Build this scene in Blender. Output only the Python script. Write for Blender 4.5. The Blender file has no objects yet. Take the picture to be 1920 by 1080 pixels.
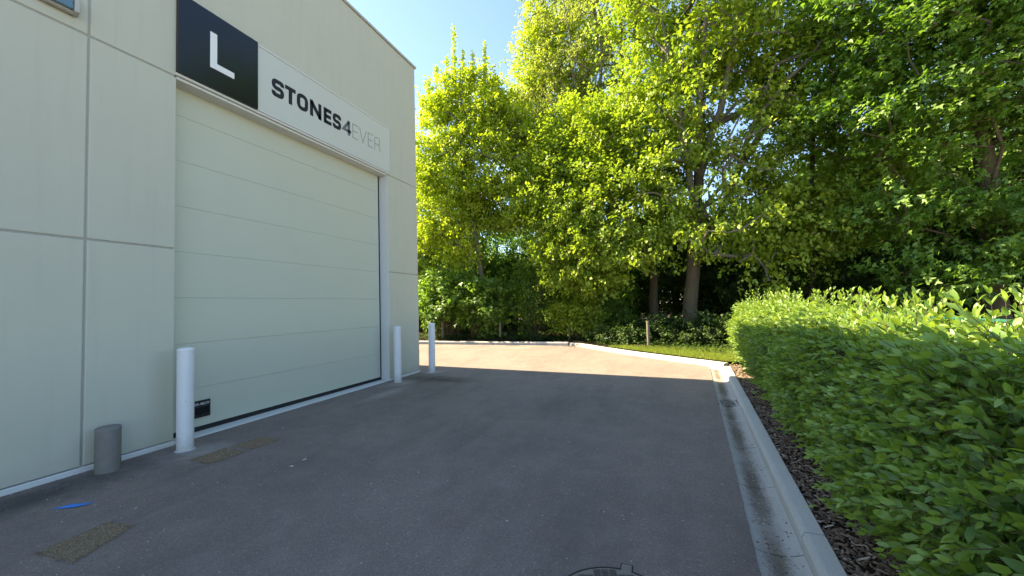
import bpy, bmesh, math, random
import numpy as np
from mathutils import Matrix, Vector

# ------------------------------------------------------------------ camera, sky, sun, exposure
sc = bpy.context.scene
COL = sc.collection
CAM = np.array([5.60, 0.0, 1.58])
YAW, PIT, ROL, FPX = 0.3513, 0.04273, -0.02793, 751.05
_f = np.array([-math.sin(YAW)*math.cos(PIT), math.cos(YAW)*math.cos(PIT), math.sin(PIT)])
_r = np.array([math.cos(YAW), math.sin(YAW), 0.0])
_u = np.cross(_r, _f)
_r, _u = _r*math.cos(ROL)+_u*math.sin(ROL), -_r*math.sin(ROL)+_u*math.cos(ROL)
cd = bpy.data.cameras.new('camera')
cd.lens = FPX/1920*36; cd.sensor_width = 36; cd.clip_start = 0.05; cd.clip_end = 2000
cam = bpy.data.objects.new('camera', cd); COL.objects.link(cam)
M = Matrix.Identity(4)
for i in range(3):
    M[i][0] = _r[i]; M[i][1] = _u[i]; M[i][2] = -_f[i]; M[i][3] = CAM[i]
cam.matrix_world = M
sc.camera = cam

SUN_EL = math.radians(43.3)
SUN_AZ = math.radians(-90.5)                      # bearing of the sun measured from +Y towards +X
sdir = Vector((math.sin(SUN_AZ)*math.cos(SUN_EL), math.cos(SUN_AZ)*math.cos(SUN_EL), math.sin(SUN_EL)))
world = bpy.data.worlds.new('World'); sc.world = world; world.use_nodes = True
wn = world.node_tree
sky = wn.nodes.new('ShaderNodeTexSky'); sky.sky_type = 'NISHITA'; sky.sun_disc = False
sky.sun_elevation = SUN_EL; sky.sun_rotation = SUN_AZ % (2*math.pi)
sky.air_density = 1.0; sky.dust_density = 0.4; sky.ozone_density = 1.2
wn.links.new(sky.outputs[0], wn.nodes['Background'].inputs[0])
wn.nodes['Background'].inputs[1].default_value = 0.050
sl = bpy.data.lights.new('sun', 'SUN'); sl.energy = 3.0; sl.angle = math.radians(0.5); sl.color = (1.0, 0.81, 0.52)
sun = bpy.data.objects.new('sun', sl); COL.objects.link(sun)
sun.location = (-30, 0, 40)
sun.rotation_euler = (-sdir).to_track_quat('-Z', 'Y').to_euler()
sc.view_settings.view_transform = 'Standard'; sc.view_settings.look = 'None'
sc.view_settings.exposure = 2.9; sc.view_settings.gamma = 1.0
sc.view_settings.use_curve_mapping = False

# ------------------------------------------------------------------ helpers: tags and meshes
def tag(o, label=None, cat=None, group=None, kind=None):
    if label: o['label'] = label
    if cat: o['category'] = cat
    if group: o['group'] = group
    if kind: o['kind'] = kind
    return o

def link(o, parent=None):
    COL.objects.link(o)
    if parent is not None:
        o.parent = parent
        base = Vector((0, 0, 0)); p = parent if parent.type == 'EMPTY' else None   # mesh parts keep world coordinates
        while p is not None:
            base += p.location; p = p.parent
        o.matrix_parent_inverse = Matrix.Translation(-base)
    return o

def thing(name, label, cat, loc, group=None):
    o = bpy.data.objects.new(name, None); o.location = loc; o.empty_display_size = 0.2
    COL.objects.link(o)
    return tag(o, label, cat, group)

def obj(name, me, mat, parent=None):
    o = bpy.data.objects.new(name, me)
    if mat is not None and not me.materials: me.materials.append(mat)
    return link(o, parent)

def np_mesh(name, V, T, nper, tint=None, smooth=False):
    """V (n,3); T flat int loop indices; nper vertices per face (constant)."""
    me = bpy.data.meshes.new(name)
    V = np.asarray(V, np.float32).reshape(-1, 3); T = np.asarray(T, np.int32).ravel()
    nf = len(T)//nper
    me.vertices.add(len(V)); me.vertices.foreach_set('co', V.ravel())
    me.loops.add(len(T)); me.loops.foreach_set('vertex_index', T)
    me.polygons.add(nf); me.polygons.foreach_set('loop_start', np.arange(nf, dtype=np.int32)*nper)
    if smooth: me.polygons.foreach_set('use_smooth', np.ones(nf, bool))
    if tint is not None:
        a = me.attributes.new('tint', 'FLOAT', 'FACE'); a.data.foreach_set('value', np.asarray(tint, np.float32))
    me.update(); me.validate()
    return me

def bm_mesh(name, bm, smooth=False):
    bmesh.ops.recalc_face_normals(bm, faces=bm.faces)
    me = bpy.data.meshes.new(name); bm.to_mesh(me); bm.free()
    if smooth:
        for p in me.polygons: p.use_smooth = True
    return me

def box_bm(x0, x1, y0, y1, z0, z1, bev=0.0, seg=1, bm=None):
    b = bmesh.new()
    vs = [b.verts.new((x, y, z)) for x in (x0, x1) for y in (y0, y1) for z in (z0, z1)]
    for f in ((0,1,3,2), (4,6,7,5), (0,4,5,1), (2,3,7,6), (0,2,6,4), (1,5,7,3)):
        b.faces.new([vs[i] for i in f])
    if bev > 0:
        bmesh.ops.bevel(b, geom=list(b.edges), offset=bev, segments=seg, affect='EDGES', profile=0.5)
    return b

def box(name, x0, x1, y0, y1, z0, z1, mat, parent=None, bev=0.0, seg=1):
    return obj(name, bm_mesh(name, box_bm(x0, x1, y0, y1, z0, z1, bev, seg)), mat, parent)

def lathe(name, cx, cy, prof, n, mat, parent=None, smooth=True):
    bm = bmesh.new(); rings = []
    for r, z in prof:
        if r < 1e-6: rings.append([bm.verts.new((cx, cy, z))])
        else: rings.append([bm.verts.new((cx+r*math.cos(2*math.pi*k/n), cy+r*math.sin(2*math.pi*k/n), z)) for k in range(n)])
    for a, b in zip(rings, rings[1:]):
        for k in range(n):
            if len(a) == 1 and len(b) == 1: continue
            if len(a) == 1: bm.faces.new((a[0], b[k], b[(k+1) % n]))
            elif len(b) == 1: bm.faces.new((a[k], a[(k+1) % n], b[0]))
            else: bm.faces.new((a[k], a[(k+1) % n], b[(k+1) % n], b[k]))
    return obj(name, bm_mesh(name, bm, smooth), mat, parent)

def sheet(name, pts, z, mat, parent=None):
    bm = bmesh.new()
    f = bm.faces.new([bm.verts.new((x, y, z)) for x, y in pts])
    bmesh.ops.triangulate(bm, faces=[f])
    bmesh.ops.recalc_face_normals(bm, faces=bm.faces)
    for f in bm.faces:
        if f.normal.z < 0: f.normal_flip()
    me = bpy.data.meshes.new(name); bm.to_mesh(me); bm.free()
    return obj(name, me, mat, parent)

def tube_segments(P0, P1, R0, R1, k):
    """frustums for many segments at once -> verts, quads"""
    P0 = np.asarray(P0, float); P1 = np.asarray(P1, float)
    d = P1-P0; L = np.linalg.norm(d, axis=1, keepdims=True); d = d/np.maximum(L, 1e-6)
    ref = np.where(np.abs(d[:, 2:3]) > 0.9, [[1.0, 0, 0]], [[0, 0, 1.0]])
    a = np.cross(d, ref); a /= np.linalg.norm(a, axis=1, keepdims=True); b = np.cross(d, a)
    n = len(P0); V = np.zeros((n, 2, k, 3))
    for j in range(k):
        w = math.cos(2*math.pi*j/k)*a + math.sin(2*math.pi*j/k)*b
        V[:, 0, j] = P0 + w*np.asarray(R0)[:, None]
        V[:, 1, j] = P1 + w*np.asarray(R1)[:, None]
    o = (np.arange(n)*2*k)[:, None]
    F = np.concatenate([np.concatenate([o+j, o+(j+1) % k, o+k+(j+1) % k, o+k+j], 1)[:, None] for j in range(k)], 1)
    return V.reshape(-1, 3), F.reshape(-1)

def poly_tube(name, pts, rad, k, mat, parent=None, lump=0.0, seed=0):
    """one continuous tapered tube along a polyline"""
    rng = np.random.default_rng(seed)
    pts = np.asarray(pts, float); n = len(pts)
    V = []; F = []
    for i in range(n):
        d = pts[min(i+1, n-1)]-pts[max(i-1, 0)]; d /= np.linalg.norm(d)
        a = np.cross(d, [0.13, 1, 0.02]); a /= np.linalg.norm(a); b = np.cross(d, a)
        for j in range(k):
            q = 2*math.pi*j/k; rr = rad[i]*(1+lump*(rng.random()-.5))
            V.append(pts[i]+rr*(math.cos(q)*a+math.sin(q)*b))
    for i in range(n-1):
        for j in range(k):
            F += [i*k+j, i*k+(j+1) % k, (i+1)*k+(j+1) % k, (i+1)*k+j]
    return obj(name, np_mesh(name, V, F, 4, smooth=True), mat, parent)

# ------------------------------------------------------------------ helpers: materials
class NT:
    def __init__(s, name):
        s.m = bpy.data.materials.new(name); s.m.use_nodes = True; s.t = s.m.node_tree
        s.b = s.t.nodes['Principled BSDF']; s.out = s.t.nodes['Material Output']
        s.pos = s.t.nodes.new('ShaderNodeNewGeometry').outputs['Position']
    def n(s, t, **kw):
        x = s.t.nodes.new(t)
        for k, v in kw.items(): setattr(x, k, v)
        return x
    def put(s, sock, v):
        if isinstance(v, bpy.types.NodeSocket): s.t.links.new(v, sock)
        else: sock.default_value = v
    def noise(s, scale, detail=4, rough=.55, vec=None, stretch=None):
        x = s.n('ShaderNodeTexNoise'); x.inputs['Scale'].default_value = scale
        x.inputs['Detail'].default_value = detail; x.inputs['Roughness'].default_value = rough
        v = vec or s.pos
        if stretch:
            mp = s.n('ShaderNodeVectorMath', operation='MULTIPLY'); s.put(mp.inputs[0], v); mp.inputs[1].default_value = stretch; v = mp.outputs[0]
        s.put(x.inputs['Vector'], v); return x.outputs['Fac']
    def voro(s, scale, feature='F1', out='Distance'):
        x = s.n('ShaderNodeTexVoronoi', feature=feature); x.inputs['Scale'].default_value = scale
        s.put(x.inputs['Vector'], s.pos); return x.outputs[out]
    def ramp(s, fac, stops):
        x = s.n('ShaderNodeValToRGB'); e = x.color_ramp.elements
        while len(e) < len(stops): e.new(0.5)
        for q, (p, c) in zip(e, stops):
            q.position = p; q.color = (c, c, c, 1) if isinstance(c, (int, float)) else (*c, 1)
        s.put(x.inputs[0], fac); return x.outputs[0]
    def mix(s, fac, a, b, mode='MIX'):
        x = s.n('ShaderNodeMixRGB', blend_type=mode); s.put(x.inputs[0], fac)
        for i, v in ((1, a), (2, b)):
            s.put(x.inputs[i], (*v, 1) if isinstance(v, tuple) and len(v) == 3 else v)
        return x.outputs[0]
    def math(s, op, a, b=0.0, clamp=False):
        x = s.n('ShaderNodeMath', operation=op); x.use_clamp = clamp; s.put(x.inputs[0], a); s.put(x.inputs[1], b); return x.outputs[0]
    def sep(s):
        x = s.n('ShaderNodeSeparateXYZ'); s.put(x.inputs[0], s.pos); return x.outputs
    def blob(s, cx, cy, rx, ry, warp=.5, nscale=6):
        """soft irregular spot mask on the ground"""
        X, Y, _ = s.sep()
        a = s.math('DIVIDE', s.math('SUBTRACT', X, cx), rx); b = s.math('DIVIDE', s.math('SUBTRACT', Y, cy), ry)
        d = s.math('SQRT', s.math('ADD', s.math('MULTIPLY', a, a), s.math('MULTIPLY', b, b)))
        d = s.math('ADD', d, s.math('MULTIPLY', s.math('SUBTRACT', s.noise(nscale, 5, .7), .5), warp*2))
        return s.math('SUBTRACT', 1.15, d, True)
    def bump(s, h, strength, dist=.01):
        x = s.n('ShaderNodeBump'); x.inputs['Strength'].default_value = strength; x.inputs['Distance'].default_value = dist
        s.put(x.inputs['Height'], h); s.t.links.new(x.outputs[0], s.b.inputs['Normal'])
    def fin(s, col, rough=.8, spec=.3, metal=0.0):
        s.put(s.b.inputs['Base Color'], (*col, 1) if isinstance(col, tuple) and len(col) == 3 else col)
        s.put(s.b.inputs['Roughness'], rough); s.b.inputs['Specular IOR Level'].default_value = spec
        s.b.inputs['Metallic'].default_value = metal
        return s.m

def m_plain(name, col, rough=.6, spec=.4, metal=0.0, var=.12, scale=9, bump=.0):
    t = NT(name); f = t.noise(scale, 5, .6)
    c = t.mix(f, tuple(v*(1-var) for v in col), tuple(min(1, v*(1+var)) for v in col))
    if bump: t.bump(t.noise(scale*25, 3, .6), bump, .004)
    return t.fin(c, rough, spec, metal)

def m_wall():
    t = NT('painted precast concrete')
    c = t.mix(t.noise(1.3, 6, .6), (.51, .515, .425), (.56, .565, .47))
    c = t.mix(t.math('MULTIPLY', t.noise(90, 3, .7), .12), c, (.40, .39, .33))
    # faint rain streaks and splash dirt low on the wall
    st = t.ramp(t.noise(3.0, 5, .65, stretch=(1, 3.2, .16)), [(.52, 0.0), (.8, .35)])
    c = t.mix(st, c, (.43, .42, .36))
    Z = t.sep()[2]
    low = t.math('MULTIPLY', t.ramp(t.math('ADD', Z, t.math('MULTIPLY', t.noise(7, 5, .7), .35)), [(.12, 1.0), (.42, 0.0)]), .45)
    c = t.mix(low, c, (.38, .36, .30))
    t.bump(t.noise(160, 4, .7), .22, .004)
    return t.fin(c, .85, .2)

def m_asphalt():
    t = NT('worn asphalt')
    fine = t.noise(210, 3, .75); grain = t.voro(150, out='Color')
    c = t.mix(t.ramp(fine, [(.32, 0.0), (.68, 1.0)]), (.142, .114, .102), (.380, .306, .270))
    c = t.mix(.4, c, t.ramp(grain, [(.1, (.115, .092, .082)), (.75, (.292, .236, .208)), (.95, (.54, .47, .42))]))
    c = t.mix(t.ramp(t.noise(48, 4, .8), [(.36, .40), (.52, 0.0)]), c, (.100, .086, .080))
    c = t.mix(t.ramp(t.voro(62, out='Color'), [(.84, 0.0), (.97, .45)]), c, (.42, .38, .35))
    big = t.noise(.55, 6, .62); mid = t.noise(3.2, 6, .7)
    c = t.mix(t.ramp(big, [(.35, .35), (.62, 0.0)]), c, (.105, .093, .086))
    c = t.mix(t.ramp(mid, [(.45, 0.0), (.75, .40)]), c, (.31, .27, .235))
    streak = t.noise(2.1, 5, .65, stretch=(1.0, .25, 1))
    c = t.mix(t.ramp(streak, [(.5, 0.0), (.72, .4)]), c, (.105, .093, .086))
    for a in ((.55, 3.15, .42, .35), (.42, 7.22, .30, .45), (.40, 8.55, .20, .22), (.75, 6.3, .22, .8)):
        c = t.mix(t.math('MULTIPLY', t.blob(*a, warp=.8, nscale=9), .5), c, (.44, .41, .37))
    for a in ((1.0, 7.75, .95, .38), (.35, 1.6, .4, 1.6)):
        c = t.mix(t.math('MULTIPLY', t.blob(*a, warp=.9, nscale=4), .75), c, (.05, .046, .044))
    t.bump(t.math('ADD', t.noise(170, 4, .7), t.math('MULTIPLY', t.voro(120), .8)), .75, .006)
    return t.fin(c, .86, .3)

def m_concrete(name, a=(.30, .295, .28), b=(.42, .41, .385), gutter=None):
    t = NT(name)
    c = t.mix(t.noise(2.3, 6, .65), a, b)
    c = t.mix(t.ramp(t.noise(120, 3, .7), [(.45, 0.0), (.75, .5)]), c, tuple(v*.6 for v in a))
    if gutter:
        x0, k, w = gutter                     # dirt washed along the middle of the dished gutter
        X, Y, _ = t.sep()
        u = t.math('ABSOLUTE', t.math('SUBTRACT', X, t.math('ADD', x0, t.math('MULTIPLY', Y, k))))
        u = t.math('ADD', u, t.math('ADD', t.math('MULTIPLY', t.math('SUBTRACT', t.noise(5, 6, .7), .5), .10), t.math('MULTIPLY', t.math('SUBTRACT', t.noise(70, 5, .75), .5), .16)))
        msk = t.ramp(t.math('DIVIDE', u, w), [(.25, .92), (.95, 0.0)])
        msk = t.math('MULTIPLY', msk, t.ramp(t.noise(1.4, 3, .5), [(.3, .45), (.55, 1.0)]))
        c = t.mix(msk, c, (.13, .108, .084))
        c = t.mix(t.ramp(t.noise(4.5, 4, .6), [(.66, 0.0), (.74, .55)]), c, (.22, .12, .07))
    t.bump(t.noise(85, 5, .7), .5, .006)
    return t.fin(c, .85, .25)

def m_leaf(name, dark, light, trans=.45, gloss=.06, rough=.42, tcol=None):
    t = NT(name); t.t.nodes.remove(t.b)
    at = t.n('ShaderNodeAttribute', attribute_name='tint')
    c = t.ramp(at.outputs['Fac'], [(0.0, dark), (1.0, light)])
    df = t.n('ShaderNodeBsdfDiffuse'); tr = t.n('ShaderNodeBsdfTranslucent'); gl = t.n('ShaderNodeBsdfGlossy')
    t.put(df.inputs[0], c)
    tc = t.mix(1.0, c, tcol or (1.12, 1.20, .48), 'MULTIPLY'); t.put(tr.inputs[0], tc)
    gl.inputs['Roughness'].default_value = rough; gl.inputs[0].default_value = (.9, .95, 1, 1)
    a = t.n('ShaderNodeMixShader'); a.inputs[0].default_value = trans
    t.t.links.new(df.outputs[0], a.inputs[1]); t.t.links.new(tr.outputs[0], a.inputs[2])
    b = t.n('ShaderNodeMixShader'); b.inputs[0].default_value = gloss
    t.t.links.new(a.outputs[0], b.inputs[1]); t.t.links.new(gl.outputs[0], b.inputs[2])
    t.t.links.new(b.outputs[0], t.out.inputs['Surface'])
    return t.m

def m_bark(name, a, b):
    t = NT(name)
    c = t.mix(t.noise(14, 6, .7, stretch=(1, 1, .22)), a, b)
    c = t.mix(t.ramp(t.noise(2.2, 4, .6), [(.52, 0.0), (.7, .5)]), c, (.10, .115, .05))
    t.bump(t.noise(22, 5, .7, stretch=(1, 1, .2)), .8, .03)
    return t.fin(c, .95, .15)

def m_soil():
    t = NT('woodland soil and leaf litter')
    c = t.ramp(t.noise(7, 7, .75), [(.3, (.020, .016, .011)), (.6, (.055, .042, .026)), (.8, (.085, .065, .04))])
    c = t.mix(t.ramp(t.noise(.5, 4, .6), [(.5, 0.0), (.7, .6)]), c, (.025, .038, .012))
    t.bump(t.noise(30, 5, .75), 1.0, .05)
    return t.fin(c, .95, .1)

def m_tint(name, stops, rough=.9, bump=.0):
    t = NT(name); at = t.n('ShaderNodeAttribute', attribute_name='tint')
    c = t.ramp(at.outputs['Fac'], stops)
    c = t.mix(t.math('MULTIPLY', t.noise(140, 3, .7), .5), c, tuple(v*.45 for v in stops[1][1]))
    return t.fin(c, rough, .2)

WALL = m_wall(); ASPH = m_asphalt()
DOOR = m_plain('door steel', (.535, .555, .455), .5, .35, var=.03, scale=2.2, bump=.10)
REVEAL = m_plain('smooth white reveal', (.64, .65, .63), .6, .3, var=.03, scale=4)
SEAL = m_plain('joint sealant', (.36, .36, .32), .7, .3, var=.08, scale=12)
RUBBER = m_plain('black rubber', (.016, .016, .017), .6, .4)
COPING = m_plain('coping metal', (.45, .45, .41), .4, .4, var=.04)
def m_post():
    t = NT('white post paint')
    c = t.mix(t.noise(3, 5, .6), (.72, .735, .74), (.76, .775, .78))
    Z = t.sep()[2]
    low = t.ramp(t.math('ADD', Z, t.math('MULTIPLY', t.noise(14, 5, .7), .30)), [(.10, .75), (.36, 0.0)])
    c = t.mix(low, c, (.42, .39, .34))
    c = t.mix(t.ramp(t.noise(26, 4, .6, stretch=(1, 1, .35)), [(.66, 0.0), (.72, .55)]), c, (.38, .35, .31))
    return t.fin(c, t.ramp(t.noise(11, 4, .6), [(.3, .28), (.7, .5)]), .45)
WHITEP = m_post()
GREYP = m_plain('weathered grey post', (.20, .19, .172), .7, .3, var=.22, scale=14, bump=.25)
BLACKS = m_plain('black sign face', (.008, .0085, .011), .18, .5, var=.05)
SIGNW = m_plain('white sign face', (.58, .60, .55), .32, .4, var=.02, scale=2)
INK = m_plain('dark navy lettering', (.016, .017, .026), .35, .4)
INKG = m_plain('slate grey lettering', (.135, .15, .175), .4, .4)
INKL = m_plain('pale grey lettering', (.25, .265, .26), .4, .4)
INKW = m_plain('white lettering', (.80, .81, .80), .4, .4, var=.02)
KERB = m_concrete('kerb concrete', (.46, .455, .435), (.58, .57, .545))
GX0, GK = 6.005, .0725
GUT = m_concrete('gutter concrete', (.37, .355, .33), (.52, .50, .465), gutter=(GX0, GK, .10))
SOIL = m_soil()
IRON = m_plain('cast iron', (.22, .20, .185), .6, .5, .3, var=.35, scale=25, bump=.4)
LENS = m_plain('blue tinted lamp glass', (.10, .19, .26), .12, .6, var=.25, scale=18)
HOUS = m_plain('grey lamp housing', (.34, .34, .31), .4, .5, var=.1)
GREENM = m_plain('green coated steel', (.02, .12, .085), .45, .5)
TIMBER = m_bark('weathered timber', (.13, .115, .085), (.26, .235, .18))
BARK = m_bark('brown bark', (.055, .043, .030), (.17, .135, .095))
BARKG = m_bark('grey bark', (.10, .092, .07), (.25, .225, .175))
STEM = m_bark('shrub stem', (.10, .075, .045), (.22, .17, .11))
BLUE = m_plain('blue marking paint', (.08, .27, .75), .8, .2, var=.3, scale=60)
GRIT = m_tint('rusty grit fill', [(0.0, (.11, .08, .055)), (.5, (.28, .205, .13)), (1.0, (.48, .40, .28))])
CHIP = m_tint('bark mulch chips', [(0.0, (.075, .052, .040)), (.55, (.29, .205, .15)), (1.0, (.66, .57, .48))])
SPECK = m_tint('pale grit', [(0.0, (.16, .15, .14)), (.6, (.35, .34, .32)), (1.0, (.75, .75, .72))])
GRASS = m_leaf('lawn grass', (.14, .20, .02), (.30, .36, .045), .35, .03)
L_MAPLE = m_leaf('young maple leaf', (.235, .315, .020), (.475, .560, .036), .50, .03, .5)
L_HORN = m_leaf('pale hanging leaf', (.205, .255, .045), (.410, .450, .110), .45, .03, .5)
L_OAK = m_leaf('oak leaf', (.165, .262, .024), (.400, .495, .044), .46, .03, .5)
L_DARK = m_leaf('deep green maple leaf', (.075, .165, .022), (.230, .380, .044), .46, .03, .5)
L_SHRUB = m_leaf('understorey leaf', (.085, .175, .026), (.245, .385, .048), .44, .04, .5)
L_IVY_SHADE = m_leaf('ivy and shade-dark leaf', (.028, .060, .012), (.080, .135, .024), .35, .018, .6)  # ivy green; its darkness also stands in for shade on shrubs and trees
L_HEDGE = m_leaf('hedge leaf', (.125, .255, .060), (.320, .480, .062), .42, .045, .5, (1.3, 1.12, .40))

# ------------------------------------------------------------------ ground
def kx(y): return 6.16 + .0725*y            # front line of the kerb beside the gutter
terr = sheet('terrain', [(-300, -300), (300, -300), (300, 300), (-300, 300)], -.30, SOIL); tag(terr, kind='structure')
rng = np.random.default_rng(3)
# asphalt yard; its edge towards the gutter is a little ragged
edge = [(kx(y)-.275+.009*(rng.random()-.5)*(rng.random() < .35), y) for i_, y in enumerate(np.arange(-14, 10.31, .045))]
yard_pts = [(-60, -60), (kx(-14)-.27, -60)] + edge + [(6.62, 10.56), (5.02, 12.10), (3.79, 13.40), (2.5, 14.92), (-60, 15.6)]
yard = sheet('asphalt_yard', yard_pts, 0.0, ASPH); tag(yard, kind='structure')
# woodland floor behind the kerb: gently uneven grid
def uneven(name, x0, x1, y0f, y1, nx, ny, z, amp, mat, seed):
    r = np.random.default_rng(seed); V = []; F = []
    for j in range(ny+1):
        for i in range(nx+1):
            x = x0+(x1-x0)*i/nx; ya = y0f(x); y = ya+(y1-ya)*(j/ny)**1.6
            V.append((x, y, z+(amp*(r.random()-.35) if j > 0 else 0)))
    for j in range(ny):
        for i in range(nx):
            a = j*(nx+1)+i; F += [a, a+1, a+nx+2, a+nx+1]
    return tag(obj(name, np_mesh(name, V, F, 4, smooth=True), mat), kind='structure')
def back_line(x):
    xs = [-70, -4.3, 2.45, 3.70, 4.95, 6.70, 7.0, 80]; ys = [18.2, 15.52, 15.35, 13.80, 12.50, 10.90, 10.62, 10.5]
    return float(np.interp(x, xs, ys))
uneven('woodland_floor', -70, 80, back_line, 70, 150, 22, .075, .16, SOIL, 4)
# ground under hedge; right of it an unseen pale yard added for bounce light
tag(sheet('mulch_bed', [(kx(-14)+.10, -14), (kx(10.52)+.10, 10.52), (9.3, 10.52), (9.3, -14)], .055, SOIL), kind='structure')
tag(sheet('bounce_yard', [(9.3, -60), (9.3, 10.52), (80, 10.52), (80, -60)], .05, m_concrete('pale bounce gravel', (.27, .25, .22), (.38, .35, .31))), kind='structure')

# ------------------------------------------------------------------ kerb stones and gutter slabs
def run_stone(name, p, q, w, z0, z1, mat, parent, gap=.006, cham=.022, side=1, jit=0.0):
    p = Vector((*p, 0)); q = Vector((*q, 0)); d = (q-p).normalized(); n = Vector((d.y, -d.x, 0))*side
    p = p+d*gap; q = q-d*gap
    prof = [(0, z0), (0, z1-cham*1.6), (cham*.7, z1-.004), (cham*1.6, z1), (w-.006, z1), (w, z1-.006), (w, z0)]
    bm = bmesh.new(); R = []
    for e in (p, q):
        R.append([bm.verts.new((e.x+n.x*a, e.y+n.y*a, z+jit)) for a, z in prof])
    m = len(prof)
    for i in range(m): bm.faces.new((R[0][i], R[0][(i+1) % m], R[1][(i+1) % m], R[1][i]))
    bm.faces.new(R[0]); bm.faces.new(list(reversed(R[1])))
    return obj(name, bm_mesh(name, bm), mat, parent)

kerb = bpy.data.objects.new('kerb', None); COL.objects.link(kerb); kerb.location = (6.4, 3, 0); tag(kerb, kind='structure')
y = -1.92
while y < 9.9:
    y2 = min(y+.994, 10.35)
    run_stone('kerb_stone', (kx(y), y), (kx(y2), y2), .125, -.12, .10, KERB, kerb, gap=.005, jit=.004*(rng.random()-.5)); y = y2
far = [(6.93, 10.36), (6.35, 10.90), (5.02, 12.14), (3.79, 13.43), (2.80, 14.62), (2.35, 14.98)]
def stones(path, step, w, h, side):
    for a, b in zip(path, path[1:]):
        a = Vector(a); b = Vector(b); L = (b-a).length; k = max(1, round(L/step))
        for i in range(k):
            run_stone('kerb_stone', a.lerp(b, i/k), a.lerp(b, (i+1)/k), w, -.12, h+.008*(rng.random()-.5), KERB, kerb, gap=.005, side=side)
stones(far, .95, .17, .105, 1)
stones([(2.30, 15.0), (-14.0, 15.42)], .98, .14, .115, 1)
gut = bpy.data.objects.new('gutter', None); COL.objects.link(gut); gut.location = (6.2, 3, 0); tag(gut, kind='structure')
DY = 6.95
def gutter_slab(y0, y1):
    us = np.linspace(-.285, -.002, 9); bm = bmesh.new(); R = []
    for yy in (y0+.006, y1-.006):
        row = []
        for u_ in us:
            s_ = (u_+.1435)/.1415
            z = -.004-.030*(1-s_*s_) if abs(s_) < 1 else -.004
            row.append(bm.verts.new((kx(yy)+u_, yy, z)))
        row += [bm.verts.new((kx(yy)-.002, yy, -.14)), bm.verts.new((kx(yy)-.285, yy, -.14))]
        R.append(row)
    m = len(R[0])
    for i in range(m): bm.faces.new((R[0][i], R[0][(i+1) % m], R[1][(i+1) % m], R[1][i]))
    bm.faces.new(R[0]); bm.faces.new(list(reversed(R[1])))
    obj('gutter_slab', bm_mesh('gutter_slab', bm), GUT, gut)
ys = [-2.0, -1.0, 0, .98, 2.0, 2.98, 3.97, 4.96, 5.95, 6.80]
for a, b in zip(ys, ys[1:]): gutter_slab(a, b)
gutter_slab(7.20, 8.2); gutter_slab(8.2, 9.2); gutter_slab(9.2, 10.3)

# drain in the gutter
def drain():
    y0, y1 = 6.81, 7.19; xa = kx(7.0)-.275; xb = kx(7.0)-.012
    t = thing('gutter_drain', 'small iron street drain set in the concrete gutter beside the kerb', 'drain', ((xa+xb)/2, 7.0, -.02))
    box('sump', xa+.012, xb-.012, y0+.012, y1-.012, -.20, -.065, RUBBER, t)
    for n_, a in (('frame_bar', (xa, xb, y0, y0+.03)), ('frame_bar', (xa, xb, y1-.03, y1)), ('frame_bar', (xa, xa+.03, y0+.031, y1-.031)), ('frame_bar', (xb-.03, xb, y0+.031, y1-.031))):
        box(n_, *a, -.06, -.012, GUT, t, .004)
    for i in range(7):
        yy = y0+.055+i*.0435
        box('grate_bar', xa+.032, xb-.032, yy, yy+.02, -.055, -.022, IRON, t, .003)
drain()

# ------------------------------------------------------------------ building
YC, YJ, YD0, YD1, ZA, ZB, ZT = 8.533, 2.375, 3.20, 7.375, 2.393, 4.578, 7.66
bld = thing('commercial_building', 'pale grey flat-roofed commercial unit of precast panels with tall overhead door', 'building', (-6, 2, 0))
g = .010
def panel(y0, y1, z0, z1):
    box('wall_panel', -.20, 0, y0+g, y1-g, z0+g, z1-g, WALL, bld, .010, 2)
for ya, yb in ((YJ-6.16, YJ),):
    for za, zb in ((.05, ZA), (ZA, ZB), (ZB, ZT)): panel(ya, yb, za, zb)
panel(YJ, YD0+g, .05, ZA); panel(YJ, YD0+g, ZA, ZB+.0); panel(YJ, YC, ZB, ZT)
panel(YD1-g, YC, .05, ZA); panel(YD1-g, YC, ZA, ZB)
# sealant behind the joints
for z in (ZA, ZB):
    for a, b in ((YJ-6.15, YD0-.02), (YD1+.02, YC-.02)): box('joint_sealant', -.06, -.011, a, b, z-.02, z+.02, SEAL, bld)
for yy in (YJ,): box('joint_sealant', -.06, -.012, yy-.02, yy+.02, .05, ZT-.02, SEAL, bld)
# white ledge under the panels
for a, b in ((YJ-6.15, YD0), (YD1, YC+.0)): box('base_ledge', -.20, .018, a, b, -.05, .052, REVEAL, bld, .006)
# reveals and soffit of the door opening
box('jamb', -.32, -.201, YJ+.3, YD0-.004, 0, ZB-.02, WALL, bld)
box('jamb', -.31, -.004, YD1-.012, YD1-.0005, .0, 4.566, REVEAL, bld, .002)
box('jamb', -.31, -.201, YD1+.001, YC-.3, .0, 4.6, WALL, bld)
box('soffit', -.31, -.006, YD0+.002, YD1-.014, 4.552, 4.584, REVEAL, bld, .002)
box('soffit_trim', -.004, .028, YD0-.02, YD1+.02, 4.590, 4.622, REVEAL, bld, .004)
box('threshold', -.40, -.012, YD0+.002, YD1-.014, -.08, .020, REVEAL, bld, .005)
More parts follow.
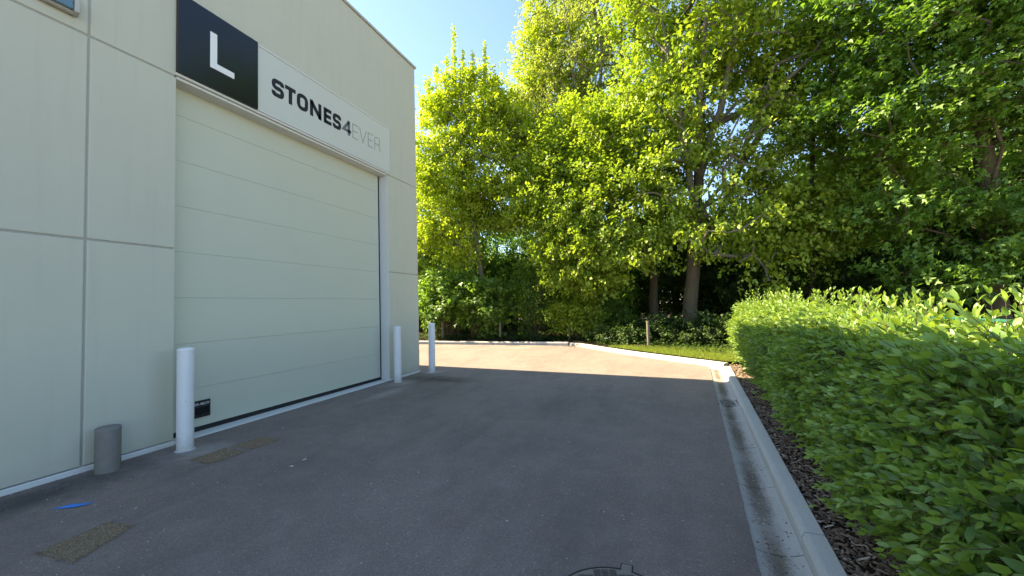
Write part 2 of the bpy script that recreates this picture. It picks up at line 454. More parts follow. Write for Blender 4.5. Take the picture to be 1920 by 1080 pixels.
# building mass with slanting far side; unseen near end cut short for sunlit bounce
bm = bmesh.new()
fp = [(-.202, YJ-6.14), (-.33, 8.55), (-24, 10.93), (-24, YJ-6.14)]
lo = [bm.verts.new((x, y_, -.1)) for x, y_ in fp]; hi = [bm.verts.new((x, y_, ZT-.05)) for x, y_ in fp]
for i in range(4): bm.faces.new((lo[i], lo[(i+1) % 4], hi[(i+1) % 4], hi[i]))
bm.faces.new(hi); bm.faces.new(list(reversed(lo)))
obj('core_wall', bm_mesh('core_wall', bm), WALL, bld)
box('corner_return', -.329, -.201, YC-.29, YC-.011, 0, ZT-.06, WALL, bld)
bm = bmesh.new()
for za, zb, pr in ((ZT-.002, ZT+.045, .03),):
    cp = [(-.30, YJ-6.16), (pr, YJ-6.16), (pr, YC+.03), (-24.1, YC+.03+2.43), (-24.1, YC-.3+2.4), (-.30, YC-.30)]
    lo = [bm.verts.new((x, y_, za)) for x, y_ in cp]; hi = [bm.verts.new((x, y_, zb)) for x, y_ in cp]
    m = len(cp)
    for i in range(m): bm.faces.new((lo[i], lo[(i+1) % m], hi[(i+1) % m], hi[i]))
    bm.faces.new(hi); bm.faces.new(list(reversed(lo)))
obj('roof_coping', bm_mesh('roof_coping', bm), COPING, bld)

# overhead door: eight sections
door = bpy.data.objects.new('overhead_door', None); link(door, bld)
door.matrix_parent_inverse = Matrix.Identity(4); door.location = (5.75, 3.3, 0)
zs = [.085, .60, 1.197, 1.795, 2.393, 2.990, 3.588, 4.186, 4.60]
DX = -.215
for a, b in zip(zs, zs[1:]):
    box('door_section', DX-.045, DX, YD0-.10, YD1-.062, a+.0009, b-.0009, DOOR, door, .0028, 2)
box('door_backing', DX-.075, DX-.048, YD0-.10, YD1-.062, .08, 4.6, RUBBER, door)
box('bottom_seal', DX-.042, DX-.004, YD0-.10, YD1-.062, .022, .083, RUBBER, door, .006)
box('side_seal', DX-.03, DX-.006, YD1-.060, YD1-.014, .021, 4.56, RUBBER, door, .004)

def text_mesh(body, size, shear=0.0, ext=.0015):
    cu = bpy.data.curves.new('lettering', 'FONT'); cu.body = body; cu.size = size; cu.shear = shear; cu.extrude = ext
    cu.align_x = 'LEFT'
    o = bpy.data.objects.new('lettering', cu); COL.objects.link(o)
    me = bpy.data.meshes.new_from_object(o.evaluated_get(bpy.context.evaluated_depsgraph_get()))
    bpy.data.objects.remove(o); bpy.data.curves.remove(cu)
    return me
def to_wall(me, x, y0, z0, width=None):
    """turn lettering that lies in XY to stand on the wall (text runs along +Y)"""
    co = np.zeros(len(me.vertices)*3, np.float32); me.vertices.foreach_get('co', co); co = co.reshape(-1, 3)
    w = co[:, 0].max()-co[:, 0].min(); k = (width/w) if width else 1.0
    out = np.stack([x+co[:, 2], y0+(co[:, 0]-co[:, 0].min())*k, z0+co[:, 1]], 1)
    me.vertices.foreach_set('co', out.astype(np.float32).ravel()); me.update(); return me
pl = box('pull_plate', DX+.001, DX+.016, 3.50, 3.755, .20, .425, RUBBER, door, .006, 2)
box('hand_recess', DX+.0165, DX+.019, 3.545, 3.735, .245, .335, BLACKS, pl, .001)
obj('lettering', to_wall(text_mesh('ASSA ABLOY', .045, .25), DX+.0185, 3.515, .365, .225), INKW, pl)

# lamp at the top left of the wall
lamp = thing('wall_lamp', 'grey framed bulkhead lamp with bluish glass high on the panel wall', 'lamp', (.0, 2.1, 4.78))
hb = box('housing', .004, .062, 1.955, 2.275, 4.70, 4.915, HOUS, lamp, .024, 3)
box('lens', .060, .098, 2.04, 2.215, 4.728, 4.895, LENS, lamp, .012, 3)
box('end_cap', .058, .104, 2.218, 2.262, 4.716, 4.905, COPING, lamp, .010, 2)
box('end_cap', .058, .092, 1.985, 2.037, 4.732, 4.90, COPING, lamp, .010, 2)

# ------------------------------------------------------------------ sign boards
def offset_strip(pts, w):
    """mitred ribbon round a polyline (2D), returns left and right rows"""
    P = [Vector(p) for p in pts]; Lr = []; Rr = []
    for i, p in enumerate(P):
        d0 = (p-P[i-1]).normalized() if i else None; d1 = (P[i+1]-p).normalized() if i < len(P)-1 else None
        d0 = d0 or d1; d1 = d1 or d0
        n0 = Vector((-d0.y, d0.x)); n1 = Vector((-d1.y, d1.x)); m = (n0+n1).normalized(); k = 1/max(.45, m.dot(n0))
        Lr.append(p+m*w/2*k); Rr.append(p-m*w/2*k)
    return Lr, Rr
def rounded(pts, r, closed=False, n=5):
    out = []; P = [Vector(p) for p in pts]; m = len(P)
    for i, p in enumerate(P):
        if not closed and i in (0, m-1): out.append(p); continue
        a = P[i-1]; b = P[(i+1) % m]
        da = (a-p); db = (b-p); rr = min(r, da.length*.499, db.length*.499)
        s = p+da.normalized()*rr; e = p+db.normalized()*rr
        for k in range(n+1):
            q = k/n; out.append(s*(1-q)**2+p*2*q*(1-q)+e*q*q)
    return out
def letter(name, strokes, y0, wd, z0, ht, x, mat, parent, th=.003):
    """strokes: list of (points in 0..1 box units, stroke width in metres, corner radius, closed)"""
    bm = bmesh.new()
    for pts, w, r, closed in strokes:
        q = [(a*wd, b*ht) for a, b in pts]
        q = rounded(q, r, closed) if r else [Vector(p) for p in q]
        if closed:
            m = len(q); ext = [q[-1]]+q+[q[0]]
            Lr, Rr = offset_strip(ext, w); Lr = Lr[1:-1]; Rr = Rr[1:-1]
            pairs = [(i, (i+1) % m) for i in range(m)]
        else:
            Lr, Rr = offset_strip(q, w); pairs = [(i, i+1) for i in range(len(q)-1)]
        vl = [[bm.verts.new((x+t_, y0+p.x, z0+p.y)) for p in row] for t_ in (0, th) for row in (Lr, Rr)]
        for i, j in pairs:
            bm.faces.new((vl[2][i], vl[3][i], vl[3][j], vl[2][j]))
            bm.faces.new((vl[0][i], vl[2][i], vl[2][j], vl[0][j]))
            bm.faces.new((vl[1][i], vl[1][j], vl[3][j], vl[3][i]))
        if not closed:
            for i in (0, len(Lr)-1): bm.faces.new((vl[0][i], vl[1][i], vl[3][i], vl[2][i]))
    return obj(name, bm_mesh(name, bm), mat, parent)

s1 = thing('sign_board', 'black square sign board with a white letter L above the door', 'sign', (.03, 3.72, 4.62))
p1 = box('panel', .002, .058, 3.188, 4.252, 4.626, 5.665, BLACKS, s1, .004, 2)
bm = bmesh.new()
for (a, b, c, d) in ((3.562, 3.652, 4.897, 5.392), (3.652, 3.888, 4.897, 4.982)):
    vs = [bm.verts.new((.0595, yy, zz)) for yy, zz in ((a, c), (b, c), (b, d), (a, d))]; bm.faces.new(vs)
bmesh.ops.remove_doubles(bm, verts=bm.verts, dist=.0005)
r_ = bmesh.ops.extrude_face_region(bm, geom=list(bm.faces)); bmesh.ops.translate(bm, verts=[v for v in r_['geom'] if isinstance(v, bmesh.types.BMVert)], vec=(.003, 0, 0))
obj('letter', bm_mesh('letter', bm), INKW, s1)
s2 = thing('sign_board', 'long white sign board reading STONES4EVER above the door', 'sign', (.02, 5.83, 4.64))
box('panel', .002, .030, 4.256, 7.372, 4.644, 5.628, SIGNW, s2, .002)
for a in ((4.256, 7.405, 5.629, 5.655), (4.256, 7.405, 4.625, 4.643), (7.373, 7.405, 4.644, 5.628)):
    box('frame_bar', .002, .040, *a, REVEAL, s2, .003)
SX, Z0, H = .0305, 4.985, .287
bw = .066                                             # heavy stroke
def heavy(name, y0, y1, strokes, mat=INK):
    wd = y1-y0; out = []
    letter(name, strokes(wd, H), y0, wd, Z0, H, SX, mat, s2)
def insets(wd, w): return (w/2/wd, 1-w/2/wd, w/2/H, 1-w/2/H)
def S_(wd, h):
    l, r, b, t = insets(wd, bw); 
    return [([(r, .70), (r, t), (l, t), (l, .5), (r, .5), (r, b), (l, b), (l, .30)], bw, .055, False)]
def T_(wd, h):
    l, r, b, t = insets(wd, bw); return [([(0, t), (1, t)], bw, 0, False), ([(.5, t-.10), (.5, 0)], bw, 0, False)]
def O_(wd, h):
    l, r, b, t = insets(wd, bw); return [([(l, b), (r, b), (r, t), (l, t)], bw, .075, True)]
def N_(wd, h):
    l, r, b, t = insets(wd, bw); return [([(l, 0), (l, 1)], bw, 0, False), ([(r, 0), (r, 1)], bw, 0, False), ([(l*.95, 1-.10), (r*1.02, .10)], bw*1.12, 0, False)]
def E_(w):
    def f(wd, h):
        l, r, b, t = insets(wd, w)
        return [([(l, 0), (l, 1)], w, 0, False), ([(l, t), (1, t)], w, 0, False), ([(l, .5), (.93, .5)], w, 0, False), ([(l, b), (1, b)], w, 0, False)]
    return f
def four_(wd, h):
    x4 = .72; return [([(x4, 0), (x4, 1)], bw, 0, False), ([(x4, .93), (.09, .29), (1, .29)], bw*.82, 0, False)]
heavy('letter', 4.498, 4.718, S_); heavy('letter', 4.738, 4.939, T_); heavy('letter', 4.963, 5.191, O_)
heavy('letter', 5.233, 5.483, N_); heavy('letter', 5.536, 5.719, E_(bw)); heavy('letter', 5.749, 5.958, S_)
heavy('numeral', 6.002, 6.225, four_, INKG)
tw = .0135
heavy('letter', 6.265, 6.420, E_(tw), INKL)
heavy('letter', 6.455, 6.668, lambda wd, h: [([(0.03, 1), (.5, .02), (.97, 1)], tw, 0, False)], INKL)
heavy('letter', 6.712, 6.866, E_(tw), INKL)
heavy('letter', 6.918, 7.101, lambda wd, h: [([(.04, 0), (.04, .976), (.92, .976), (.92, .47), (.04, .47)], tw, .055, False), ([(.55, .47), (.90, .40), (.96, 0)], tw, .05, False)], INKL)

# ------------------------------------------------------------------ bollards
def bollard(x, y_, h, r, label, tilt=0):
    t = thing('bollard', label, 'bollard', (x, y_, 0), 'white bollards along the facade')
    lathe('tube', x, y_, [(r, -.02), (r, h-.035)], 40, WHITEP, t)
    lathe('cap', x, y_, [(r+.003, h-.034), (r+.003, h-.018), (r*.93, h-.008), (r*.6, h+.003), (0, h+.008)], 40, WHITEP, t)
    lathe('collar', x, y_, [(r*1.28, -.004), (r*1.22, .003), (r*1.08, .005), (r*1.01, .010)], 24, KERB, t)
    t.rotation_euler.y = tilt
bollard(.33, 3.13, 1.185, .083, 'white steel bollard beside the near edge of the door, in front of its pull plate')
bollard(.25, 7.30, 1.190, .080, 'white steel bollard beside the far jamb of the overhead door')
bollard(.33, 8.55, 1.195, .080, 'white steel bollard standing free at the far corner of the building', .012)
gp = thing('short_bollard', 'short stubby grey bollard at the foot of the panel wall', 'bollard', (.22, 2.48, 0))
lathe('tube', .22, 2.48, [(.100, -.02), (.100, .405)], 36, GREYP, gp)
lathe('cap', .22, 2.48, [(.1025, .406), (.1025, .428), (.094, .446), (.06, .452), (0, .454)], 36, GREYP, gp)

# ------------------------------------------------------------------ covers and marks in the asphalt
def chips_mesh(name, C, Sx, Sy, Sz, rot, tilt, tint):
    """many little irregular slabs without undersides"""
    n = len(C); r = np.random.default_rng(len(C))
    base = np.array([[-1, -1, 0], [1, -1, 0], [1, 1, 0], [-1, 1, 0], [-.8, -.7, 1], [.8, -.8, 1], [.7, .8, 1], [-.85, .7, 1]], float)
    V = np.repeat(base[None], n, 0)*(1+.35*(r.random((n, 8, 3))-.5))
    V *= np.stack([Sx, Sy, Sz], 1)[:, None]
    V[:, :, 2] += V[:, :, 0]*tilt[:, None]
    c, s = np.cos(rot)[:, None], np.sin(rot)[:, None]
    X = V[:, :, 0]*c-V[:, :, 1]*s; Y = V[:, :, 0]*s+V[:, :, 1]*c
    V = np.stack([X, Y, V[:, :, 2]], 2)+C[:, None]
    F = np.array([[4, 5, 6, 7], [0, 1, 5, 4], [1, 2, 6, 5], [2, 3, 7, 6], [3, 0, 4, 7]])
    F = (np.arange(n)*8)[:, None, None]+F[None]
    return np_mesh(name, V, F, 4, np.repeat(tint, 5))
def cover(quad, label, seed, n):
    r = np.random.default_rng(seed); q = np.array(quad)
    c = q.mean(0); t = thing('service_cover', label, 'cover', (c[0], c[1], 0), 'rusty covers in the asphalt')
    ring = []
    for i in range(4):
        for f in np.linspace(0, 1, 14, endpoint=False):
            p = q[i]+(q[(i+1) % 4]-q[i])*f; ring.append(tuple(p+(c-p)*(.02+.07*r.random()*(1+2.0*(f < .08)))))
    sheet('cover_plate', ring, .004, GRIT_PLATE, t)
    uv = r.random((n, 2)); uv = .5+(uv-.5)*(1+.10*r.random((n, 1)))
    P = (q[0]*(1-uv[:, :1])+q[1]*uv[:, :1])*(1-uv[:, 1:])+(q[3]*(1-uv[:, :1])+q[2]*uv[:, :1])*uv[:, 1:]
    C = np.c_[P, np.full(n, .004)]
    me = chips_mesh('grit', C, .002+.003*r.random(n), .0015+.0025*r.random(n), .001+.002*r.random(n), r.random(n)*6.3, .3*(r.random(n)-.5), np.clip(r.normal(.5, .25, n), 0, 1))
    tag(obj('grit_fill', me, GRIT, t), kind='stuff')
t = NT('rusty cover plate')
c = t.mix(t.noise(30, 5, .7), (.13, .095, .06), (.34, .25, .15)); t.bump(t.noise(120, 4, .7), .8, .01)
GRIT_PLATE = t.fin(c, .9, .2)
cover([(1.60, 1.47), (1.99, 1.50), (1.83, 1.90), (1.56, 1.86)], 'worn brown rectangular cover nearest the camera, below the blue paint mark', 11, 2600)
cover([(.76, 2.91), (1.10, 2.91), (1.12, 3.27), (.76, 3.29)], 'rusty square cover in the asphalt right by the nearest white bollard', 12, 2200)
cover([(.78, 3.38), (1.11, 3.36), (1.14, 3.70), (.80, 3.72)], 'rusty square cover in the asphalt in front of the overhead door', 13, 2200)
# blue paint strokes
bl = []
r = np.random.default_rng(5)
bm = bmesh.new()
for i in range(18):
    a0 = np.array([.83+.0085*i*.9, 1.865+.003*i]); L = .12+.05*r.random(); ang = math.radians(56+r.normal(0, 9))
    d = np.array([math.cos(ang), math.sin(ang)]); nrm = np.array([-d[1], d[0]]); w_ = .0045+.003*r.random()
    a0 = a0+d*r.normal(0, .015); pts = [a0-nrm*w_, a0+d*L*.5-nrm*w_*1.3, a0+d*L, a0+d*L*.5+nrm*w_*1.3, a0+nrm*w_]
    bm.faces.new([bm.verts.new((p[0], p[1], .0042+.00015*i)) for p in pts])
tag(obj('paint_mark', bm_mesh('paint_mark', bm), BLUE), 'scribbled bright blue paint mark on the asphalt near the wall', 'paint mark')
# manhole cover, cut by the lower edge of the picture
mh = thing('manhole_cover', 'round cast iron manhole cover with chequered face at the bottom of the yard', 'manhole', (5.317, 2.174, 0))
MR = .318
lathe('frame_ring', 5.317, 2.174, [(MR+.010, -.03), (MR+.010, .0025), (MR+.001, .0025), (MR, -.01)], 56, RUBBER, mh, False)
lathe('lid', 5.317, 2.174, [(MR-.006, -.03), (MR-.006, .0045), (0, .0045)], 56, IRON, mh, False)
box('lifting_lug', 5.323, 5.383, 2.47, 2.545, -.02, .0055, IRON, mh, .002)
box('lug_pocket', 5.316, 5.390, 2.466, 2.553, -.02, .0022, RUBBER, mh)
ang0 = .30
for i in range(-7, 8):
    for j in range(-7, 8):
        px, py = i*.046, j*.046
        if math.hypot(px, py)+.022 > MR-.008: continue
        qx, qy = px*math.cos(ang0)-py*math.sin(ang0), px*math.sin(ang0)+py*math.cos(ang0)
        o = box('raised_square', -.020, .020, -.020, .020, 0, .0045, m_plain('dark worn iron', (.085, .070, .064), .55, .5, .2, var=.4, scale=30, bump=.4), None, .002) if 'SQ' not in globals() else None
        if o is not None:
            SQ = o.data; link_o = o; COL.objects.unlink(o)
        o = bpy.data.objects.new('raised_square', SQ); COL.objects.link(o); o.parent = mh
        o.location = (qx, qy, .0043); o.rotation_euler.z = ang0
# pale grit on the yard
r = np.random.default_rng(21); n = 2600
yy = .6+13*r.random(n)**1.7; xx = .15+(kx(yy)-.45)*r.random(n)
me = chips_mesh('loose_grit', np.c_[xx, yy, np.full(n, .001)], .0022+.0075*r.random(n)**4, .002+.0052*r.random(n)**4, .001+.004*r.random(n)**2, r.random(n)*6.3, .2*(r.random(n)-.5), np.clip(r.beta(1.4, 1.3, n), 0, 1))
tag(obj('loose_grit', me, SPECK), 'pale loose grit sprinkled over the asphalt', 'grit', kind='stuff')
for (x, y_, a, lab) in ((2.02, 3.10, .4, 'crumpled scrap of white paper on the asphalt beside the rusty covers'), (2.00, 3.28, 1.1, 'small bent scrap of white paper lying farther from the camera')):
    bm = bmesh.new(); pts = [(-.022, -.008, .003), (-.004, -.012, .010), (.018, -.006, .004), (.024, .008, .008), (.002, .006, .014), (-.018, .010, .005)]
    vs = [bm.verts.new((x+p[0]*math.cos(a)-p[1]*math.sin(a), y_+p[0]*math.sin(a)+p[1]*math.cos(a), p[2])) for p in pts]
    bm.faces.new((vs[0], vs[1], vs[4], vs[5])); bm.faces.new((vs[1], vs[2], vs[3], vs[4]))
    bmesh.ops.solidify(bm, geom=list(bm.faces), thickness=.0015)
    tag(obj('paper_scrap', bm_mesh('paper_scrap', bm), INKW), lab, 'litter')

# ------------------------------------------------------------------ bark mulch between kerb and hedge
r = np.random.default_rng(31); n = 15000
yy = 1.2+9.3*r.random(n)**1.25; xx = kx(yy)+.135+.80*r.random(n)
big = r.random(n)
C = np.c_[xx, yy, .052+.022*r.random(n)]
me = chips_mesh('mulch', C, .008+.022*big**2, .003+.008*r.random(n), .002+.005*r.random(n), r.random(n)*6.3, .9*(r.random(n)-.5), np.clip(r.beta(1.6, 2.6, n)+.25*(big > .9), 0, 1))
tag(obj('bark_mulch', me, CHIP), 'brown bark mulch chips between the kerb and the hedge', 'mulch', kind='stuff')

# dry bits washed into the gutter and along the wall foot
r = np.random.default_rng(33); n = 900
yy = 1.5+8.6*r.random(n); xx = kx(yy)-.14+r.normal(0, .06, n); zz = -.033+.030*np.clip(np.abs(xx-kx(yy)+.1435)/.1415, 0, 1)**2
m2 = 350; yw = np.where(r.random(m2) < .5, 1+2.1*r.random(m2), 7.45+1.0*r.random(m2)); xw = .03+.05*r.random(m2)**2
me = chips_mesh('litter', np.r_[np.c_[xx, yy, zz], np.c_[xw, yw, np.full(m2, .001)]], .003+.009*r.random(n+m2)**2, .002+.004*r.random(n+m2), .001+.002*r.random(n+m2), r.random(n+m2)*6.3, .5*(r.random(n+m2)-.5), r.random(n+m2))
tag(obj('dry_litter', me, CHIP), 'dry brown litter washed along the gutter and the wall foot', 'litter', kind='stuff')

# ------------------------------------------------------------------ leaves
def norm(a): return a/np.maximum(np.linalg.norm(a, axis=-1, keepdims=True), 1e-9)
def frames(d, n):
    d = norm(d); n = norm(n-d*np.sum(n*d, 1, keepdims=True)); return d, np.cross(n, d), n
TPL = {
 'kite': (np.array([[0, 0, 0], [.5, .36, .10], [1, 0, -.06], [.5, -.36, .10]]), [[0, 3, 2], [0, 2, 1]]),
 'lobed': (np.array([[0, 0, 0], [.30, .52, .03], [.42, .20, .05], [1, 0, -.12], [.42, -.20, .05], [.30, -.52, .03], [.05, .40, .0], [.05, -.40, .0]]),
           [[0, 4, 3], [0, 3, 2], [0, 2, 1], [0, 5, 4], [0, 1, 6], [0, 7, 5]]),
 'oval': (np.array([[0, 0, 0], [.28, .215, .055], [.28, 0, .0], [.28, -.215, .055], [.66, .19, .02], [.66, 0, -.035], [.66, -.19, .02], [1, 0, -.14]]),
          [[0, 3, 2], [0, 2, 1], [2, 3, 6], [2, 6, 5], [1, 2, 5], [1, 5, 4], [5, 6, 7], [5, 7, 4]]),
}
def leaf_mesh(name, O, D, N, S, tint, tpl='kite'):
    T, F = TPL[tpl]; F = np.array(F); d, b, n = frames(D, N); k = len(T)
    V = O[:, None]+S[:, None, None]*(T[None, :, 0:1]*d[:, None]+T[None, :, 1:2]*b[:, None]+T[None, :, 2:3]*n[:, None])
    Fi = (np.arange(len(O))*k)[:, None, None]+F[None]
    return np_mesh(name, V, Fi, 3, np.repeat(tint, len(F)))

def sprays(r, centres, per, twigs, spread, flat, leaf, centre, droop=.15, up=.6, tint_c=None):
    """leaves on short twigs scattered round each cluster centre"""
    nC = len(centres); k = per//twigs
    out = norm(centres-centre)
    tw = centres[:, None]+r.normal(0, 1, (nC, twigs, 3))*np.array([spread, spread, spread*flat])
    td = norm(out[:, None]*.8+r.normal(0, .7, (nC, twigs, 3))*[1, 1, .5]+[0, 0, -droop])
    L = spread*.9
    s = r.random((nC, twigs, k, 1))
    O = tw[:, :, None]+td[:, :, None]*(s-.5)*L+r.normal(0, leaf*.55, (nC, twigs, k, 3))
    D = norm(td[:, :, None]*.6+r.normal(0, .8, (nC, twigs, k, 3))+[0, 0, -.35-droop])
    N = norm(np.array([0, 0, up])+np.array(sdir)*.75+out[:, None, None]*.5+r.normal(0, .30, (nC, 1, 1, 3))+r.normal(0, .38, (nC, twigs, k, 3)))
    S = leaf*(.65+.6*r.random((nC, twigs, k)))
    tc = r.random((nC, 1, 1))*.45 if tint_c is None else tint_c[:, None, None]*.45
    ti = np.clip(tc+.25*r.random((nC, twigs, 1))+.3*r.random((nC, twigs, k)), 0, 1)
    return O.reshape(-1, 3), D.reshape(-1, 3), N.reshape(-1, 3), S.ravel(), ti.ravel()

def crown_points(r, ells, n, shell=.5):
    vol = np.array([e[3]*e[4]*e[5]*(e[6] if len(e) > 6 else 1) for e in ells]); cnt = np.round(n*vol/vol.sum()).astype(int)
    P = []
    for e, c in zip(ells, cnt):
        d = norm(r.normal(0, 1, (c, 3))); rad = shell+(1-shell)*r.random((c, 1))**.7
        rad = rad*(1+.16*np.sin(d[:, :1]*5+e[0])*np.sin(d[:, 2:]*6+e[1]))
        P.append(np.array(e[:3])+d*rad*np.array(e[3:6]))
    return np.concatenate(P)

def grow(r, trunk, pts, rtip=.010):
    """connect cluster centres to the trunk; returns segments with pipe-model radii"""
    trunk = np.asarray(trunk, float)
    nodes = [p for p in trunk[:, :3]]; par = [-1]+list(range(len(trunk)-1)); isT = [True]*len(trunk)
    order = np.argsort(np.min(np.linalg.norm(pts[:, None]-trunk[None, :, :3], axis=2), 1))
    leafnode = []
    for i in order:
        p = pts[i]; A = np.array(nodes); dv = p-A; dist = np.linalg.norm(dv, axis=1)
        cost = dist*(1+.9*np.clip(-(dv[:, 2])/np.maximum(dist, .1), 0, 1))
        cost[0] += 50
        j = int(np.argmin(cost)); q = A[j]; L = dist[j]; k = max(1, int(L/.9)); prev = j
        side = r.normal(0, .10*L, 3); side[2] += .07*L
        for s in range(1, k+1):
            f = s/k; nodes.append(q+(p-q)*f+side*math.sin(math.pi*f)); par.append(prev); isT.append(False); prev = len(nodes)-1
        leafnode.append(prev)
    N = len(nodes); cntr = np.zeros(N)
    for l in leafnode: cntr[l] += 1
    for i in range(N-1, 0, -1):
        if par[i] >= 0: cntr[par[i]] += cntr[i]
    rad = rtip*np.maximum(cntr, 1)**.46
    A = np.array(nodes); seg = [i for i in range(N) if par[i] >= 0 and not isT[i]]
    pr = np.array(par)[seg]; r1 = rad[seg]; r0 = np.minimum(rad[pr], r1*1.5)
    return A[pr], A[seg], r0, r1

def tree(name, label, trunk, ells, n, per, twigs, spread, leaf, mat, bark, seed, flat=.5, tpl='kite', group=None, droop=.15, shell=.5, up=.6, rtip=.010, gap=None, k=5, cat='tree', shoots=()):
    r = np.random.default_rng(seed); trunk = np.asarray(trunk, float)
    root = thing(name, label, cat, tuple(trunk[0, :3]), group)
    # smooth trunk
    T = []
    for a, b in zip(trunk, trunk[1:]):
        for q in range(5): T.append(a+(b-a)*q/5)
    T.append(trunk[-1]); T = np.array(T); T[1:-1, :2] += r.normal(0, .018, (len(T)-2, 2))
    T[0, 2] -= .25
    rad = T[:, 3].copy(); rad[0] *= 1.3; rad[1] *= 1.12
    poly_tube('trunk', T[:, :3], rad, 12, BARK if bark is BARKG and rad[1] > .15 else bark, root, .16, seed)
    P = crown_points(r, ells, n, shell)
    if gap is not None:
        for g_ in gap:
            P = P[np.linalg.norm((P-np.array(g_[:3]))/np.array(g_[3:6]), axis=1) > 1]
    a, b, r0, r1 = grow(r, T[2:], P, rtip)
    for (x_, za, zb) in shoots:
        e0 = np.array([x_-.15, 16.3, za-1.2]); e1 = np.array([x_, 16.25, za]); e2 = np.array([x_+.06, 16.2, zb])
        a = np.vstack([a, e0, e1]); b = np.vstack([b, e1, e2]); r0 = np.append(r0, [.014, .010]); r1 = np.append(r1, [.010, .004])
    V, F = tube_segments(a, b, r0, r1, k)
    tag(obj('branches', np_mesh('branches', V, F, 4, smooth=True), bark, root), kind='stuff')
    cen = np.mean([e[:3] for e in ells], 0)
    O, D, N, S, ti = sprays(r, P, per, twigs, spread, flat, leaf, cen, droop, up)
    for (x_, za, zb) in shoots:
        m_ = int(150*(zb-za+.6)); f_ = r.random(m_)
        O = np.vstack([O, np.c_[x_+.06*f_+r.normal(0, .07, m_)*(1.3-f_), 16.25+r.normal(0, .08, m_), za-.6+(zb-za+.6)*f_]])
        D = np.vstack([D, r.normal(0, 1, (m_, 3))+[0, 0, .4]]); N = np.vstack([N, r.normal(0, 1, (m_, 3))]); S = np.append(S, .075+.05*r.random(m_)); ti = np.append(ti, .4+.6*r.random(m_))
    obj('crown', leaf_mesh('crown', O, D, N, S, ti, tpl), mat, root)
    return root

def copy_tree(o, loc, rz, scale, label):
    c = o.copy(); COL.objects.link(c); c.location = loc; c.rotation_euler.z = rz; c.scale = (scale,)*3; c['label'] = label
    for ch in list(o.children):
        d = ch.copy(); COL.objects.link(d); d.parent = c; d.matrix_parent_inverse = ch.matrix_parent_inverse.copy()
    return c

# ---- the trees at the back of the yard
tree('maple_tree', 'slender young yellow-green maple right of the building corner', 
     [(-1.75, 17.1, .0, .13), (-1.95, 16.95, 2.2, .115), (-2.2, 16.75, 4.4, .10), (-2.6, 16.4, 7.2, .085), (-2.7, 16.3, 10, .05), (-2.6, 16.3, 12.6, .02)],
     [(-2.5, 17.1, 9.0, 2.7, 1.7, 3.3), (-3.8, 16.6, 7.0, 1.7, 1.5, 2.7), (-.7, 17.2, 7.8, 2.7, 1.5, 3.0), (-2.5, 17.0, 11.3, 1.8, 1.5, 1.4), (-3.5, 16.8, 4.7, 2.2, 1.4, 1.3, .7)],
     640, 104, 8, .38, .135, L_MAPLE, BARKG, 101, shell=.72, gap=[(-1.5, 16.0, 4.6, 1.1, 2, .8)],
     shoots=[(-4.35, 11.2, 12.4), (-3.9, 11.6, 13.0), (-3.35, 11.9, 13.3), (-2.95, 12.0, 14.7), (-2.5, 12.0, 13.4), (-2.0, 11.9, 13.2), (-1.4, 11.8, 13.5), (-4.7, 10.6, 11.7)])
tree('hornbeam_tree', 'tall pale hornbeam with upright bare-looking stems and hanging seed clusters', 
     [(2.4, 20.6, 0, .26), (2.9, 20.7, 3, .22), (3.6, 20.8, 6, .18), (4.1, 20.9, 10, .13), (4.3, 21, 15, .07), (4.4, 21, 19, .03)],
     [(2.7, 20.4, 14.0, 3.5, 3.0, 5.2), (4.9, 20.6, 12.5, 2.6, 2.6, 5.8, .55), (.8, 20.0, 10.0, 2.9, 2.6, 3.4), (3.4, 19.6, 8.0, 3.2, 2.4, 2.6)],
     640, 84, 7, .36, .13, L_HORN, BARKG, 102, shell=.66, flat=1.1, droop=.75, rtip=.020, gap=[(4.9, 20.4, 15.4, 1.2, 3, 1.8), (5.6, 20.5, 12.6, 1.0, 3, 1.5), (1.4, 19.5, 7.0, .8, 2.5, .6)])
tree('lime_tree', 'tall bright green tree rising behind the young maple', 
     [(-.6, 21.5, 0, .24), (-.4, 21.5, 5, .2), (-.2, 21.4, 10, .13), (0, 21.4, 16, .05)],
     [(.7, 21.0, 12.5, 2.5, 2.6, 4.6), (1.1, 20.9, 16.5, 1.7, 2.0, 3.0), (.6, 20.6, 9.0, 3.0, 2.4, 2.6)],
     400, 96, 8, .42, .145, L_MAPLE, BARK, 103, shell=.7)
tree('beech_tree', 'leafy beech with a straight brown trunk left of the forked oak', 
     [(5.37, 17.86, 0.00, 0.186), (5.38, 17.95, 2.90, 0.158), (5.32, 17.95, 6.16, 0.130), (5.23, 18.04, 9.41, 0.074), (5.23, 18.04, 11.27, 0.037)],
     [(4.2, 15.6, 4.8, 2.3, 1.4, 2.1), (2.7, 15.9, 3.5, 1.8, 1.1, 1.6), (5.2, 16.2, 7.4, 2.3, 1.6, 2.2), (4.4, 15.5, 2.8, 1.5, .8, 1.0, .8), (2.0, 16.3, 6.0, 2.0, 1.3, 2.0), (3.2, 16.4, 8.4, 1.8, 1.4, 1.6)],
     520, 100, 8, .40, .14, L_OAK, BARK, 104, shell=.66, flat=.35, up=.9)
